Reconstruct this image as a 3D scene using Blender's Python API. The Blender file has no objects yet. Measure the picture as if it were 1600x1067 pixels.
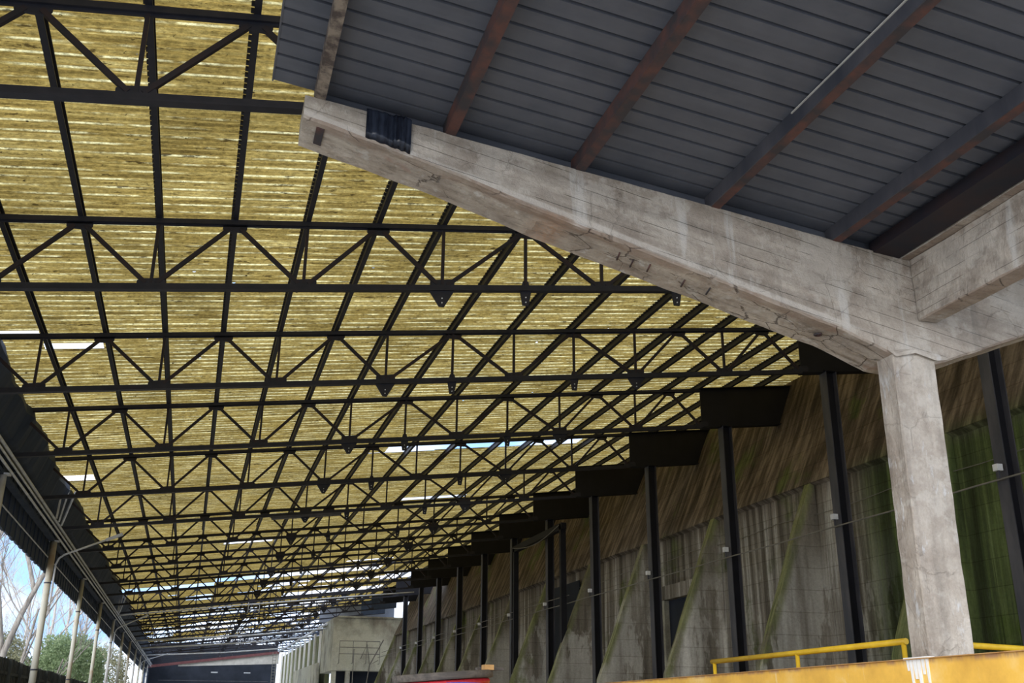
import bpy, math, random
from mathutils import Vector, Matrix, noise
random.seed(7)
EYE = 1.6                      # camera height; the geometry below is measured from eye level
scn = bpy.context.scene
COL = scn.collection

# ------------------------------------------------------------------ camera
RC = ((0.957477326758151, 0.10376251610986698, 0.2692034713643468),
      (-0.2884581026205915, 0.3268538528114019, 0.8999769341126864),
      (0.005393679318735661, -0.9393614315868478, 0.34288629175065405))
cam_d = bpy.data.cameras.new('camera')
cam = bpy.data.objects.new('camera', cam_d)
COL.objects.link(cam)
cam_d.sensor_width = 36
cam_d.lens = 1597.12 / 1600 * 36
cam_d.clip_end = 2000
cam.matrix_world = Matrix([[r[0], -r[1], -r[2], 0] for r in RC] + [[0, 0, 0, 1]])
cam.location = (0, 0, EYE)
scn.camera = cam

# ------------------------------------------------------------------ sky, sun, exposure
scn.view_settings.view_transform = 'Standard'
scn.view_settings.look = 'None'
scn.view_settings.gamma = 1
scn.view_settings.use_curve_mapping = False
scn.view_settings.exposure = 0.45

W = bpy.data.worlds.new('sky')
scn.world = W
W.use_nodes = True
wt = W.node_tree
wt.nodes.clear()
_o = wt.nodes.new('ShaderNodeOutputWorld')
_b = wt.nodes.new('ShaderNodeBackground')
_c = wt.nodes.new('ShaderNodeTexCoord')
_m = wt.nodes.new('ShaderNodeMapping')
_m.inputs['Scale'].default_value = (1, 1, 2.2)
_n = wt.nodes.new('ShaderNodeTexNoise')
_n.inputs['Scale'].default_value = 3.1
_n.inputs['Detail'].default_value = 6
_r = wt.nodes.new('ShaderNodeValToRGB')
_r.color_ramp.elements[0].position = 0.40
_r.color_ramp.elements[0].color = (0.42, 0.72, 1.25, 1)
_r.color_ramp.elements[1].position = 0.58
_r.color_ramp.elements[1].color = (1.75, 1.78, 1.85, 1)
wt.links.new(_c.outputs['Generated'], _m.inputs['Vector'])
wt.links.new(_m.outputs['Vector'], _n.inputs['Vector'])
wt.links.new(_n.outputs['Fac'], _r.inputs['Fac'])
wt.links.new(_r.outputs['Color'], _b.inputs['Color'])
wt.links.new(_b.outputs['Background'], _o.inputs['Surface'])
_b.inputs['Strength'].default_value = 1.0

sun_d = bpy.data.lights.new('sun', 'SUN')
sun_d.energy = 2.3
sun_d.angle = math.radians(50)
sun_d.color = (1.0, 0.95, 0.88)
sun = bpy.data.objects.new('sun', sun_d)
COL.objects.link(sun)
sun.location = (-20, -40, 30)
sun.rotation_euler = Vector((0.64, 0.70, -0.30)).to_track_quat('-Z', 'Y').to_euler()

# ------------------------------------------------------------------ mesh helpers
class MB:
    def __init__(s): s.v = []; s.f = []; s.sm = []
    def add(s, vs, fs, smooth=False):
        n = len(s.v); s.v += [tuple(v) for v in vs]
        s.f += [tuple(i + n for i in f) for f in fs]; s.sm += [smooth] * len(fs)
        return s
    def box(s, a, b):
        x0, y0, z0 = a; x1, y1, z1 = b
        return s.add([(x0,y0,z0),(x1,y0,z0),(x1,y1,z0),(x0,y1,z0),(x0,y0,z1),(x1,y0,z1),(x1,y1,z1),(x0,y1,z1)],
                     [(0,3,2,1),(4,5,6,7),(0,1,5,4),(1,2,6,5),(2,3,7,6),(3,0,4,7)])
    def bar(s, p, q, w, h, up=(0,0,1)):
        p = Vector(p); q = Vector(q); d = (q - p).normalized(); up = Vector(up)
        r = d.cross(up)
        if r.length < 1e-4: r = d.cross(Vector((0,1,0)))
        r.normalize(); u = r.cross(d).normalized()
        vs = [e + r * (sx * w / 2) + u * (sz * h / 2) for e in (p, q) for sx, sz in ((-1,-1),(1,-1),(1,1),(-1,1))]
        return s.add(vs, [(0,1,2,3),(7,6,5,4),(0,4,5,1),(1,5,6,2),(2,6,7,3),(3,7,4,0)])
    def tube(s, pts, rad, n=10, caps=True):
        pts = [Vector(p) for p in pts]; rs = rad if isinstance(rad, (list, tuple)) else [rad] * len(pts)
        vs = []; prev = None
        for i, p in enumerate(pts):
            d = (pts[min(i+1, len(pts)-1)] - pts[max(i-1, 0)]).normalized()
            a = prev if prev is not None else (Vector((0,0,1)) if abs(d.z) < .9 else Vector((1,0,0)))
            a = (a - d * a.dot(d)).normalized(); prev = a; b = d.cross(a)
            for k in range(n):
                t = 2 * math.pi * k / n
                vs.append(p + (a * math.cos(t) + b * math.sin(t)) * rs[i])
        fs = [(i*n+k, i*n+(k+1)%n, (i+1)*n+(k+1)%n, (i+1)*n+k) for i in range(len(pts)-1) for k in range(n)]
        s.add(vs, fs, True)
        if caps:
            m = len(s.v) - len(vs); s.f += [tuple(m+k for k in reversed(range(n))), tuple(m+(len(pts)-1)*n+k for k in range(n))]; s.sm += [False, False]
        return s
    def prism(s, poly, off):           # poly: 3D loop, off: extrusion vector
        n = len(poly); o = Vector(off)
        vs = [Vector(p) for p in poly] + [Vector(p) + o for p in poly]
        return s.add(vs, [tuple(reversed(range(n))), tuple(range(n, 2*n))] + [(i, (i+1)%n, n+(i+1)%n, n+i) for i in range(n)])
    def lathe(s, c, prof, n=40):       # prof: (r, z)
        vs = [(c[0]+r*math.cos(2*math.pi*k/n), c[1]+r*math.sin(2*math.pi*k/n), c[2]+z) for r, z in prof for k in range(n)]
        return s.add(vs, [(i*n+k, i*n+(k+1)%n, (i+1)*n+(k+1)%n, (i+1)*n+k) for i in range(len(prof)-1) for k in range(n)], True)

def build(name, mb, mat, parent=None, origin=None):
    """mb is in eye-level world coordinates (or local to the parent when origin is 'local')"""
    me = bpy.data.meshes.new(name)
    if parent is not None:
        off = Vector((0,0,0)) if origin == 'local' else Vector((0,0,EYE)) - parent.location
        loc = Vector((0,0,0))
    else:
        o = Vector(origin) if origin else Vector((0,0,0))
        off = -o; loc = o + Vector((0,0,EYE))
    me.from_pydata([tuple(Vector(v) + off) for v in mb.v], [], mb.f)
    me.polygons.foreach_set('use_smooth', mb.sm)
    me.materials.append(mat); me.update()
    ob = bpy.data.objects.new(name, me); COL.objects.link(ob)
    if parent is not None: ob.parent = parent
    ob.location = loc
    return ob
def thing(name, label, cat, loc, group=None):
    o = bpy.data.objects.new(name, None); COL.objects.link(o)
    o.location = (loc[0], loc[1], loc[2] + EYE); o.empty_display_size = .2
    o['label'] = label; o['category'] = cat
    if group: o['group'] = group
    return o
def tag(o, label, cat, group=None, kind=None):
    o['label'] = label; o['category'] = cat
    if group: o['group'] = group
    if kind: o['kind'] = kind
    return o
def struct(name, mb, mat):
    o = build(name, mb, mat); o['kind'] = 'structure'; return o
def copy_tree(o, parent=None):
    c = o.copy(); COL.objects.link(c)
    if parent is not None: c.parent = parent
    for ch in [x for x in KIDS.get(o.name, [])]:
        copy_tree(ch, c)
    return c
KIDS = {}
def snapshot(o):
    KIDS[o.name] = [x for x in COL.objects if x.parent == o]
    for x in KIDS[o.name]: snapshot(x)
ORD = ['first','second','third','fourth','fifth','sixth','seventh','eighth','ninth','tenth','eleventh','twelfth','thirteenth','fourteenth','fifteenth','sixteenth','seventeenth','eighteenth','nineteenth','twentieth','twenty-first','twenty-second','twenty-third','twenty-fourth','twenty-fifth','twenty-sixth','twenty-seventh','twenty-eighth','twenty-ninth','thirtieth']

# ------------------------------------------------------------------ material helpers
class NT:
    def __init__(s, name):
        s.m = bpy.data.materials.new(name); s.m.use_nodes = True; s.t = s.m.node_tree; s.t.nodes.clear()
        s.out = s.t.nodes.new('ShaderNodeOutputMaterial')
        s.pos = s.t.nodes.new('ShaderNodeNewGeometry').outputs['Position']
    def L(s, a, b): s.t.links.new(a, b)
    def setv(s, sock, v):
        if isinstance(v, bpy.types.NodeSocket): s.L(v, sock)
        elif isinstance(v, tuple) and len(v) == 3 and sock.type == 'RGBA': sock.default_value = (*v, 1)
        else: sock.default_value = v
    def map(s, scale, loc=(0,0,0), rot=(0,0,0), vec=None):
        n = s.t.nodes.new('ShaderNodeMapping'); s.L(vec or s.pos, n.inputs['Vector'])
        n.inputs['Scale'].default_value = scale; n.inputs['Location'].default_value = loc; n.inputs['Rotation'].default_value = rot
        return n.outputs[0]
    def noise(s, vec, scale=1, detail=4, rough=.55, dist=0):
        n = s.t.nodes.new('ShaderNodeTexNoise'); s.L(vec, n.inputs['Vector'])
        n.inputs['Scale'].default_value = scale; n.inputs['Detail'].default_value = detail
        n.inputs['Roughness'].default_value = rough; n.inputs['Distortion'].default_value = dist
        return n.outputs['Fac']
    def voro(s, vec, scale=1, feature='F1'):
        n = s.t.nodes.new('ShaderNodeTexVoronoi'); s.L(vec, n.inputs['Vector']); n.feature = feature
        n.inputs['Scale'].default_value = scale; return n.outputs['Distance']
    def ramp(s, fac, stops):
        n = s.t.nodes.new('ShaderNodeValToRGB'); s.L(fac, n.inputs['Fac'])
        e = n.color_ramp.elements
        while len(e) < len(stops): e.new(.5)
        for i, (p, c) in enumerate(stops):
            e[i].position = p; e[i].color = (c, c, c, 1) if not isinstance(c, tuple) else (*c, 1)
        return n.outputs['Color']
    def mix(s, fac, a, b, mode='MIX'):
        n = s.t.nodes.new('ShaderNodeMix'); n.data_type = 'RGBA'; n.blend_type = mode
        s.setv(n.inputs[0], fac); s.setv(n.inputs[6], a); s.setv(n.inputs[7], b); return n.outputs[2]
    def math(s, op, a, b=0., c=0.):
        n = s.t.nodes.new('ShaderNodeMath'); n.operation = op
        s.setv(n.inputs[0], a); s.setv(n.inputs[1], b)
        if op in ('MULTIPLY_ADD', 'SMOOTH_MIN'): s.setv(n.inputs[2], c)
        return n.outputs[0]
    def sep(s, vec=None):
        n = s.t.nodes.new('ShaderNodeSeparateXYZ'); s.L(vec or s.pos, n.inputs[0]); return n.outputs
    def rng(s, v, a, b, c=0., d=1.):
        n = s.t.nodes.new('ShaderNodeMapRange'); n.interpolation_type = 'SMOOTHSTEP'; s.setv(n.inputs[0], v)
        for i, x in enumerate((a, b, c, d)): n.inputs[i+1].default_value = x
        return n.outputs[0]
    def bsdf(s, color, rough=.8, metal=0., bump=None, bstr=.3, bdist=.01, spec=.3):
        n = s.t.nodes.new('ShaderNodeBsdfPrincipled')
        s.setv(n.inputs['Base Color'], color); s.setv(n.inputs['Roughness'], rough); n.inputs['Metallic'].default_value = metal
        n.inputs['Specular IOR Level'].default_value = spec
        if bump is not None:
            b = s.t.nodes.new('ShaderNodeBump'); s.L(bump, b.inputs['Height'])
            b.inputs['Strength'].default_value = bstr; b.inputs['Distance'].default_value = bdist
            s.L(b.outputs[0], n.inputs['Normal'])
        s.L(n.outputs[0], s.out.inputs['Surface']); return s.m

def simple(name, c1, c2, scale=6, rough=.7, metal=0., stretch=(1,1,1), bstr=.2, lo=.35, hi=.65, bdist=.004):
    t = NT(name); n = t.noise(t.map(stretch), scale, 6, .6)
    return t.bsdf(t.ramp(n, [(lo, c1), (hi, c2)]), rough, metal, n, bstr, bdist)

M = {}
M['steel'] = simple('dark_painted_steel', (.011,.013,.021), (.021,.021,.029), 5, .55)
M['steel_red'] = simple('rust_tinged_dark_steel', (.012,.013,.020), (.026,.016,.018), 3, .6)
M['girder'] = simple('black_brown_girder_steel', (.003,.0035,.007), (.006,.0065,.011), 2.5, .65)
M['post'] = simple('slate_painted_post_steel', (.035,.038,.050), (.075,.074,.085), 2.5, .5, stretch=(1,1,.3))
M['rust'] = simple('rusty_purlin_steel', (.040,.036,.040), (.115,.052,.042), 3.2, .75, lo=.40, hi=.66)
M['mottled'] = simple('mottled_grey_brown_steel', (.07,.055,.05), (.24,.20,.16), 7, .8, lo=.42, hi=.60)
M['galv'] = simple('weathered_galvanised_pipe', (.38,.38,.36), (.62,.62,.60), 4, .5, stretch=(1,1,.4))
M['galvrust'] = simple('rusty_yellowed_pipe', (.44,.43,.36), (.34,.25,.15), 1.2, .6, stretch=(1,1,.8), lo=.50, hi=.68)
M['pale'] = simple('pale_painted_metal', (.50,.53,.58), (.70,.72,.75), 3, .5)
M['clad'] = simple('dark_blue_grey_cladding', (.022,.034,.060), (.042,.060,.098), .8, .7, stretch=(1,3,.6))
M['grey_clad'] = simple('pale_blue_grey_cladding', (.13,.15,.20), (.20,.23,.29), .8, .7)
M['plastic'] = simple('black_plastic_wrap', (.006,.008,.014), (.025,.032,.05), 7, .22, stretch=(3,1,.5), bstr=.5, bdist=.01)
M['white'] = simple('white_paint', (.75,.75,.72), (.85,.85,.83), 8, .5)
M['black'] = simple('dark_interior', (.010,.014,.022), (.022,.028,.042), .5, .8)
M['bark'] = simple('grey_bark', (.15,.13,.11), (.34,.31,.27), 5, .9, stretch=(1,1,.25), bstr=.5, bdist=.02)
M['twig'] = simple('pale_far_bark', (.40,.35,.31), (.58,.53,.48), 2, .9)
M['fence'] = simple('mossy_dark_fence_board', (.020,.022,.018), (.060,.062,.050), 3, .9, stretch=(1,1,.3), bstr=.5)
M['cable'] = simple('red_cable_sheath', (.36,.012,.022), (.50,.03,.04), 20, .4)
M['blue'] = simple('blue_plastic', (.02,.06,.55), (.05,.12,.75), 6, .4)
M['wood'] = simple('weathered_grey_timber', (.07,.062,.055), (.14,.12,.10), 5, .85, stretch=(.3,4,4))
M['block'] = simple('fresh_timber_block', (.38,.20,.07), (.50,.30,.12), 6, .8)
M['cream'] = simple('cream_board', (.40,.39,.36), (.52,.51,.47), 2, .7)
M['red'] = simple('dull_red_painted_steel', (.10,.032,.035), (.14,.055,.055), 3, .6)
M['wire'] = simple('pale_cable', (.14,.14,.13), (.20,.19,.17), 4, .7)

# weathered board-marked concrete of the near frame
def concrete_frame_mat():
    t = NT('board_marked_concrete'); x, y, z = t.sep()
    blot = t.noise(t.map((1,1,1)), 1.6, 7, .65)
    base = t.ramp(blot, [(.30, (.27,.225,.185)), (.50, (.405,.355,.30)), (.70, (.54,.49,.425))])
    # coordinate across the boards, following the 7 degree fall of the arm
    w = t.math('ADD', t.math('MULTIPLY', z, 1.0), t.math('MULTIPLY', x, .20))
    cmb = t.t.nodes.new('ShaderNodeCombineXYZ'); t.L(t.math('MULTIPLY', x, .35), cmb.inputs[0]); t.L(t.math('MULTIPLY', w, 6.5), cmb.inputs[1]); t.L(t.math('MULTIPLY', y, 6.5), cmb.inputs[2])
    board = t.noise(cmb.outputs[0], 1.0, 3, .6)
    board = t.mix(t.rng(z, EYE+3.74, EYE+3.86), t.noise(t.map((6,6,.5)), 1.0, 4, .6), board)
    base = t.mix(.75, base, t.ramp(board, [(.30, .62), (.5, .96), (.7, 1.18)]), 'MULTIPLY')
    cell = t.math('FRACT', t.math('MULTIPLY', w, 6.9))
    line = t.math('MULTIPLY', t.rng(cell, .93, .985), t.rng(t.noise(t.map((1.2,1.2,5)), 1, 3), .42, .55))
    line = t.math('MULTIPLY', line, t.rng(z, EYE+3.74, EYE+3.86))
    base = t.mix(t.math('MULTIPLY', line, .45), base, (.14,.12,.10))
    fine = t.noise(t.map((1,1,1)), 28, 6, .7)
    base = t.mix(.5, base, t.ramp(fine, [(.3, .72), (.6, 1.06)]), 'MULTIPLY')
    # runs of lime and water down the face
    runs = t.noise(t.map((4.5,4.5,.45)), 1.0, 4, .6)
    base = t.mix(t.rng(runs, .58, .70, 0, .55), base, (.60,.59,.565))
    base = t.mix(t.rng(t.noise(t.map((5,5,.4), (4,7,1)), 1.0, 4, .6), .60, .72, 0, .5), base, (.20,.18,.155))
    # rust stain near mid arm
    d = t.math('ABSOLUTE', t.math('SUBTRACT', x, 3.12)); st = t.rng(d, .05, .32, 1, 0)
    st = t.math('MULTIPLY', st, t.rng(z, EYE+4.98, EYE+4.80, 0, 1)); st = t.math('MULTIPLY', st, t.rng(fine, .35, .6, .25, 1))
    base = t.mix(t.math('MULTIPLY', st, .75), base, (.40,.22,.12))
    red = t.rng(t.noise(t.map((2,2,2), (9,3,2)), 1.0, 3), .62, .70, 0, .35)
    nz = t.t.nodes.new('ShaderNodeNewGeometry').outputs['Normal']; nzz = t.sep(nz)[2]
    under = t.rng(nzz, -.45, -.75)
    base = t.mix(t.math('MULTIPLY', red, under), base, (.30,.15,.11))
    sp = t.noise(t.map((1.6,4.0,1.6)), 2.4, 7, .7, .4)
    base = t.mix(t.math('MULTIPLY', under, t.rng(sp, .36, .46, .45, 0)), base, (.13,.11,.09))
    # brown form-work band beside the front arris of the underside, and cracks
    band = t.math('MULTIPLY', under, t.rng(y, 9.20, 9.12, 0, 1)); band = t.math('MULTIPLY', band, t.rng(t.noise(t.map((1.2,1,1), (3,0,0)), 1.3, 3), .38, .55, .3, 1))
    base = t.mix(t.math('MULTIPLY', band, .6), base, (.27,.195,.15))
    cv = t.voro(t.map((1.7,3.0,1.7), vec=t.mix(.14, t.pos, t.t.nodes[-1].outputs[0] if False else t.ramp(sp, [(0,(0,0,0)),(1,(1,1,1))]), 'ADD')), 1.0, 'DISTANCE_TO_EDGE')
    crack = t.math('MULTIPLY', t.math('MULTIPLY', t.rng(cv, .014, .004), t.math('MAXIMUM', under, .12)), t.rng(t.noise(t.map((1.9,1,1.9), (1,5,2)), 1.0, 3), .47, .56))
    base = t.mix(t.math('MULTIPLY', crack, .75), base, (.09,.07,.06))
    ar = t.math('SUBTRACT', z, t.math('SUBTRACT', EYE + 5.71, t.math('MULTIPLY', x, .263)))
    arm = t.math('MULTIPLY', t.math('SUBTRACT', 1., under), t.rng(z, EYE+3.95, EYE+4.1))
    base = t.mix(t.math('MULTIPLY', t.math('MULTIPLY', arm, t.math('MULTIPLY', t.rng(ar, .015, .03), t.rng(ar, .10, .075))), .55), base, (.60,.56,.51))
    tp = t.math('SUBTRACT', t.math('SUBTRACT', EYE + 5.885, t.math('MULTIPLY', x, .1255)), z)
    base = t.mix(t.math('MULTIPLY', t.math('MULTIPLY', arm, t.rng(tp, .22, .0)), t.rng(t.noise(t.map((3,1,1)), 1, 5, .7), .35, .6, .1, .6)), base, (.21,.18,.14))
    pt = t.noise(t.map((1.1,1.1,.8), (6,1,9)), 1.0, 5, .7)
    base = t.mix(t.rng(pt, .56, .60, 0, .32), base, (.26,.22,.18))
    base = t.mix(t.math('MULTIPLY', t.rng(t.noise(t.map((5,5,1.6), (2,9,4)), 1.0, 5, .7), .58, .66), t.rng(z, EYE+3.7, EYE+3.4, 0, .55)), base, (.60,.62,.64))
    edge = t.math('MULTIPLY', t.rng(t.noise(t.map((1.5,1,1.5), (8,2,2)), 1.0, 5, .7), .50, .58), t.math('SUBTRACT', 1., under))
    base = t.mix(t.math('MULTIPLY', edge, .35), base, (.60,.56,.50))
    h = t.math('ADD', t.math('MULTIPLY', fine, .35), t.math('MULTIPLY', sp, 1.6))
    h = t.math('SUBTRACT', h, t.math('MULTIPLY', crack, 2.2))
    h = t.math('SUBTRACT', h, t.math('MULTIPLY', line, .5))
    return t.bsdf(base, .88, 0, h, .75, .03, .2)
M['conc'] = concrete_frame_mat()

# long stained retaining wall
def wall_mat(name, green=.45, bright=1., far=False, fin=False):
    t = NT(name); x, y, z = t.sep()
    n1 = t.noise(t.map((.35,.35,.35)), 1.3, 6, .6)
    st = t.noise(t.map((1.0,2.6,.10)), 1.0, 6, .65, .15)
    st2 = t.noise(t.map((1.5,6.5,.13), (3,1,5)), 1.0, 4, .6)
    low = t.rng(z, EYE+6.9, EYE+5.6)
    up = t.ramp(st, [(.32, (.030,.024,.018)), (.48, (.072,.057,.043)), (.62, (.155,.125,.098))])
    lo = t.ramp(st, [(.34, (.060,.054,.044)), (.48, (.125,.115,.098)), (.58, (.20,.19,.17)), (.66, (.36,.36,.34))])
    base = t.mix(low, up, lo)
    base = t.mix(.7, base, t.ramp(st2, [(.35, .55), (.6, 1.15)]), 'MULTIPLY')
    g = t.rng(n1, .62 - green*.3, .75 - green*.3, 0, .85)
    base = t.mix(g, base, t.ramp(st2, [(.35, (.030,.042,.014)), (.62, (.095,.115,.038))]))
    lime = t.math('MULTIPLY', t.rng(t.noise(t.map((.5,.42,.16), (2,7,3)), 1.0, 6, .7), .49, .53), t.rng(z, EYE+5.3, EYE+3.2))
    base = t.mix(t.math('MULTIPLY', lime, .6), base, t.ramp(st2, [(.30, (.12,.11,.095)), (.45, (.30,.30,.28)), (.7, (.44,.44,.42))]))
    # vivid algae on the bay beside the near column
    a = t.math('MULTIPLY', t.rng(y, 24.5, 22.8), t.rng(z, EYE+7.0, EYE+6.0))
    a = t.math('MULTIPLY', a, t.rng(y, 13.5, 15.5, .15, 1))
    base = t.mix(t.math('MULTIPLY', a, .85), base, t.ramp(st, [(.32, (.012,.018,.006)), (.50, (.024,.042,.009)), (.64, (.070,.110,.018))]))
    br = t.t.nodes.new('ShaderNodeTexBrick'); cm = t.t.nodes.new('ShaderNodeCombineXYZ')
    t.L(y, cm.inputs[0]); t.L(z, cm.inputs[1]); t.L(cm.outputs[0], br.inputs['Vector'])
    br.inputs['Scale'].default_value = 1; br.inputs['Brick Width'].default_value = 2.4; br.inputs['Row Height'].default_value = .62
    br.inputs['Mortar Size'].default_value = .012; br.inputs['Color1'].default_value = (1,1,1,1); br.inputs['Color2'].default_value = (.88,.88,.88,1); br.inputs['Mortar'].default_value = (.55,.53,.5,1)
    base = t.mix(.7, base, br.outputs['Color'], 'MULTIPLY')
    if fin:
        e = t.math('ADD', t.math('SUBTRACT', x, 16.93), t.math('MULTIPLY', t.math('SUBTRACT', EYE + 6.45, z), .394))
        base = t.mix(t.math('MULTIPLY', t.rng(e, .30, .05), t.rng(t.noise(t.map((1,1,.6)), 1.1, 4, .6), .34, .55, .25, .9)), base, t.ramp(st2, [(.35, (.060,.068,.030)), (.62, (.15,.165,.075))]))
    if far: base = t.mix(t.ramp(n1, [(.35,.25),(.55,.8)]), base, (.46,.46,.37))
    f = t.noise(t.map((1,1,1)), 14, 6, .7)
    base = t.mix(.5, base, t.ramp(f, [(.3, .65), (.62, 1.12)]), 'MULTIPLY')
    if bright != 1.: base = t.mix(1., base, (bright, bright, bright), 'MULTIPLY')
    return t.bsdf(base, .9, 0, t.math('ADD', st2, f), .6, .05, .15)
M['wall'] = wall_mat('stained_mossy_concrete', .22, 1.55)
M['fin'] = wall_mat('mossy_buttress_concrete', .25, 1.7, False, True)
M['tower'] = wall_mat('pale_lime_stained_concrete', .25, 1.3, True)

# translucent corrugated sheeting, dirty yellow
def sheet_mat():
    t = NT('dirty_yellow_translucent_sheeting'); x, y, z = t.sep()
    ln = t.noise(t.map((.45,7.5,0)), 1.0, 4, .75)           # streaks along the corrugations
    big = t.noise(t.map((.5,.5,0)), .8, 5, .6)
    fine = t.noise(t.map((10,26,0)), 1.0, 6, .8)
    spots = t.noise(t.map((2.2,11,0), (5,2,0)), 1.0, 5, .7)
    c = t.ramp(ln, [(.28, (.095,.058,.014)), (.48, (.270,.182,.046)), (.62, (.41,.295,.088)), (.74, (.66,.53,.21))])
    ph = t.math('FRACT', t.math('DIVIDE', y, .292))
    crest = t.math('MULTIPLY', t.rng(t.math('ABSOLUTE', t.math('SUBTRACT', ph, .5)), .012, .060, 1, 0), t.rng(t.noise(t.map((.8,3.4,0), (1,9,0)), 1, 4, .7), .42, .58))
    crest = t.math('MULTIPLY', crest, t.rng(fine, .35, .50, .55, 1))
    c = t.mix(t.math('MULTIPLY', crest, .80), c, (.95,.83,.42))
    c = t.mix(.8, c, t.ramp(big, [(.3, .60), (.6, 1.12)]), 'MULTIPLY')
    c = t.mix(.9, c, t.ramp(fine, [(.32, .35), (.5, .90), (.68, 1.65)]), 'MULTIPLY')
    c = t.mix(t.rng(spots, .585, .64, 0, .8), c, (.035,.020,.006))
    c = t.mix(t.rng(t.noise(t.map((14,22,0), (3,3,0)), 1.0, 3, .6), .66, .70, 0, .85), c, (.03,.018,.006))
    leaf = t.math('MULTIPLY', t.rng(t.voro(t.map((3.0,5.5,0)), 1.0), .10, .04), t.rng(t.noise(t.map((1,1,0)), 1.7, 3), .47, .55))
    c = t.mix(leaf, c, (.015,.010,.006))
    tr = t.t.nodes.new('ShaderNodeBsdfTranslucent'); t.setv(tr.inputs[0], c)
    df = t.t.nodes.new('ShaderNodeBsdfDiffuse'); t.setv(df.inputs[0], t.mix(1., c, (.35,.33,.3), 'MULTIPLY'))
    ad = t.t.nodes.new('ShaderNodeMixShader'); ad.inputs[0].default_value = .15
    t.L(tr.outputs[0], ad.inputs[1]); t.L(df.outputs[0], ad.inputs[2]); tp = t.t.nodes.new('ShaderNodeBsdfTransparent'); hm = t.t.nodes.new('ShaderNodeMixShader')
    pin = t.math('MULTIPLY', t.rng(t.voro(t.map((1.3,2.6,0), (7,3,0)), 1.0), .050, .035), t.rng(t.noise(t.map((1,1,0), (5,5,0)), .9, 2), .52, .56))
    t.L(pin, hm.inputs[0]); t.L(ad.outputs[0], hm.inputs[1]); t.L(tp.outputs[0], hm.inputs[2]); t.L(hm.outputs[0], t.out.inputs['Surface'])
    return t.m
M['sheet'] = sheet_mat()

def deck_mat():
    t = NT('blue_grey_metal_deck'); n = t.noise(t.map((2,2,2)), 1.2, 6, .6); s = t.noise(t.map((.6,9,1)), 1, 4, .6)
    c = t.ramp(n, [(.3, (.078,.086,.108)), (.7, (.108,.115,.138))]); c = t.mix(.5, c, t.ramp(s, [(.3, .8), (.7, 1.1)]), 'MULTIPLY')
    return t.bsdf(c, .55, 0, s, .1, .003)
M['deck'] = deck_mat()

def yellow_mat():
    t = NT('weathered_yellow_paint'); x, y, z = t.sep()
    n = t.noise(t.map((1,1,1)), 1.3, 6, .65); v = t.noise(t.map((5,5,1.2)), 1, 5, .7); f = t.noise(t.map((1,1,1)), 30, 4, .7)
    c = t.ramp(n, [(.30, (.62,.34,.055)), (.50, (.80,.47,.075)), (.68, (.86,.60,.22))])
    c = t.mix(t.rng(v, .60, .72, 0, .7), c, (.84,.66,.34))
    c = t.mix(t.math('MULTIPLY', t.rng(z, EYE+.47, EYE+.52), t.rng(v, .40, .60, .1, .8)), c, (.36,.19,.12))
    c = t.mix(t.rng(t.noise(t.map((3,3,2), (2,5,8)), 1, 6, .75), .66, .70, 0, .8), c, (.30,.11,.04))
    return t.bsdf(c, .5, 0, f, .15, .003)
M['yellow'] = yellow_mat()
M['rail'] = simple('yellow_handrail_paint', (.55,.34,.02), (.72,.48,.03), 3, .45)

def ground_mat():
    t = NT('pale_dusty_concrete_ground'); n = t.noise(t.map((1,1,1)), .6, 7, .65)
    return t.bsdf(t.ramp(n, [(.3, (.36,.345,.31)), (.7, (.54,.51,.46))]), .9, 0, n, .3, .02)
M['ground'] = ground_mat()
def leafmat(name, a, b):
    t = NT(name); n = t.noise(t.map((1,1,1)), 2.2, 4, .6); c = t.ramp(n, [(.35, a), (.65, b)])
    d = t.t.nodes.new('ShaderNodeBsdfDiffuse'); t.setv(d.inputs[0], c)
    tr = t.t.nodes.new('ShaderNodeBsdfTranslucent'); t.setv(tr.inputs[0], c)
    m = t.t.nodes.new('ShaderNodeMixShader'); m.inputs[0].default_value = .4
    t.L(d.outputs[0], m.inputs[1]); t.L(tr.outputs[0], m.inputs[2]); t.L(m.outputs[0], t.out.inputs['Surface']); return t.m
M['leaf'] = leafmat('spring_green_leaves', (.20,.27,.13), (.38,.46,.27))
M['leafdull'] = leafmat('dull_olive_twigs', (.26,.26,.15), (.44,.42,.28))

# ------------------------------------------------------------------ layout numbers
SP = 6.0                      # truss spacing
Y1 = 11.303                   # first truss in view
TS = 0.1227                   # roof rises to the right
HB, HT = 7.023, 8.262         # chord heights at x = 0
XL, XR = -5.15, 15.28
GR = -1.6                     # ground, from eye level
NTR = 26
def zb(x): return HB + TS * x
def zt(x): return HT + TS * x
def zr(x): return HT + TS * x + .235

# ------------------------------------------------------------------ ground
struct('floor', MB().box((-60,-40,GR-.3), (40,230,GR)), M['ground'])

# ------------------------------------------------------------------ roof sheeting with its missing sheets
PITCH = .146
holes = [(-5.2,-4.05,23.60,24.12), (-3.85,-2.80,24.35,24.86), (-5.2,-4.05,38.9,39.95), (6.0,14.2,36.45,37.35), (5.6,8.4,37.35,37.6),
         (8.9,12.1,47.4,48.1), (.9,3.9,57.4,58.4), (3.9,6.6,57.0,57.5), (-5.2,1.0,76.2,78.2), (1.0,12.6,74.0,76.4), (7.4,14.2,71.0,72.4),
         (-1.2,5.6,99.6,103.4), (9.5,12.9,69.9,70.6), (9.0,15.2,81,82.5), (7.0,15.2,88,91)]
def is_hole(x, y):
    for a, b, c, d in holes:
        if a <= x <= b and c <= y <= d: return True
    if y > 78:
        n = noise.noise(Vector((x * .16, y * .22, 3.3))) + .35 * noise.noise(Vector((x*.5, y*.9, 1.1)))
        k = (y - 78) / 60 * .60 + (x - 4) * .016 - .46
        if y > 112: k += .18
        return n < k
    return False
mb = MB()
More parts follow.
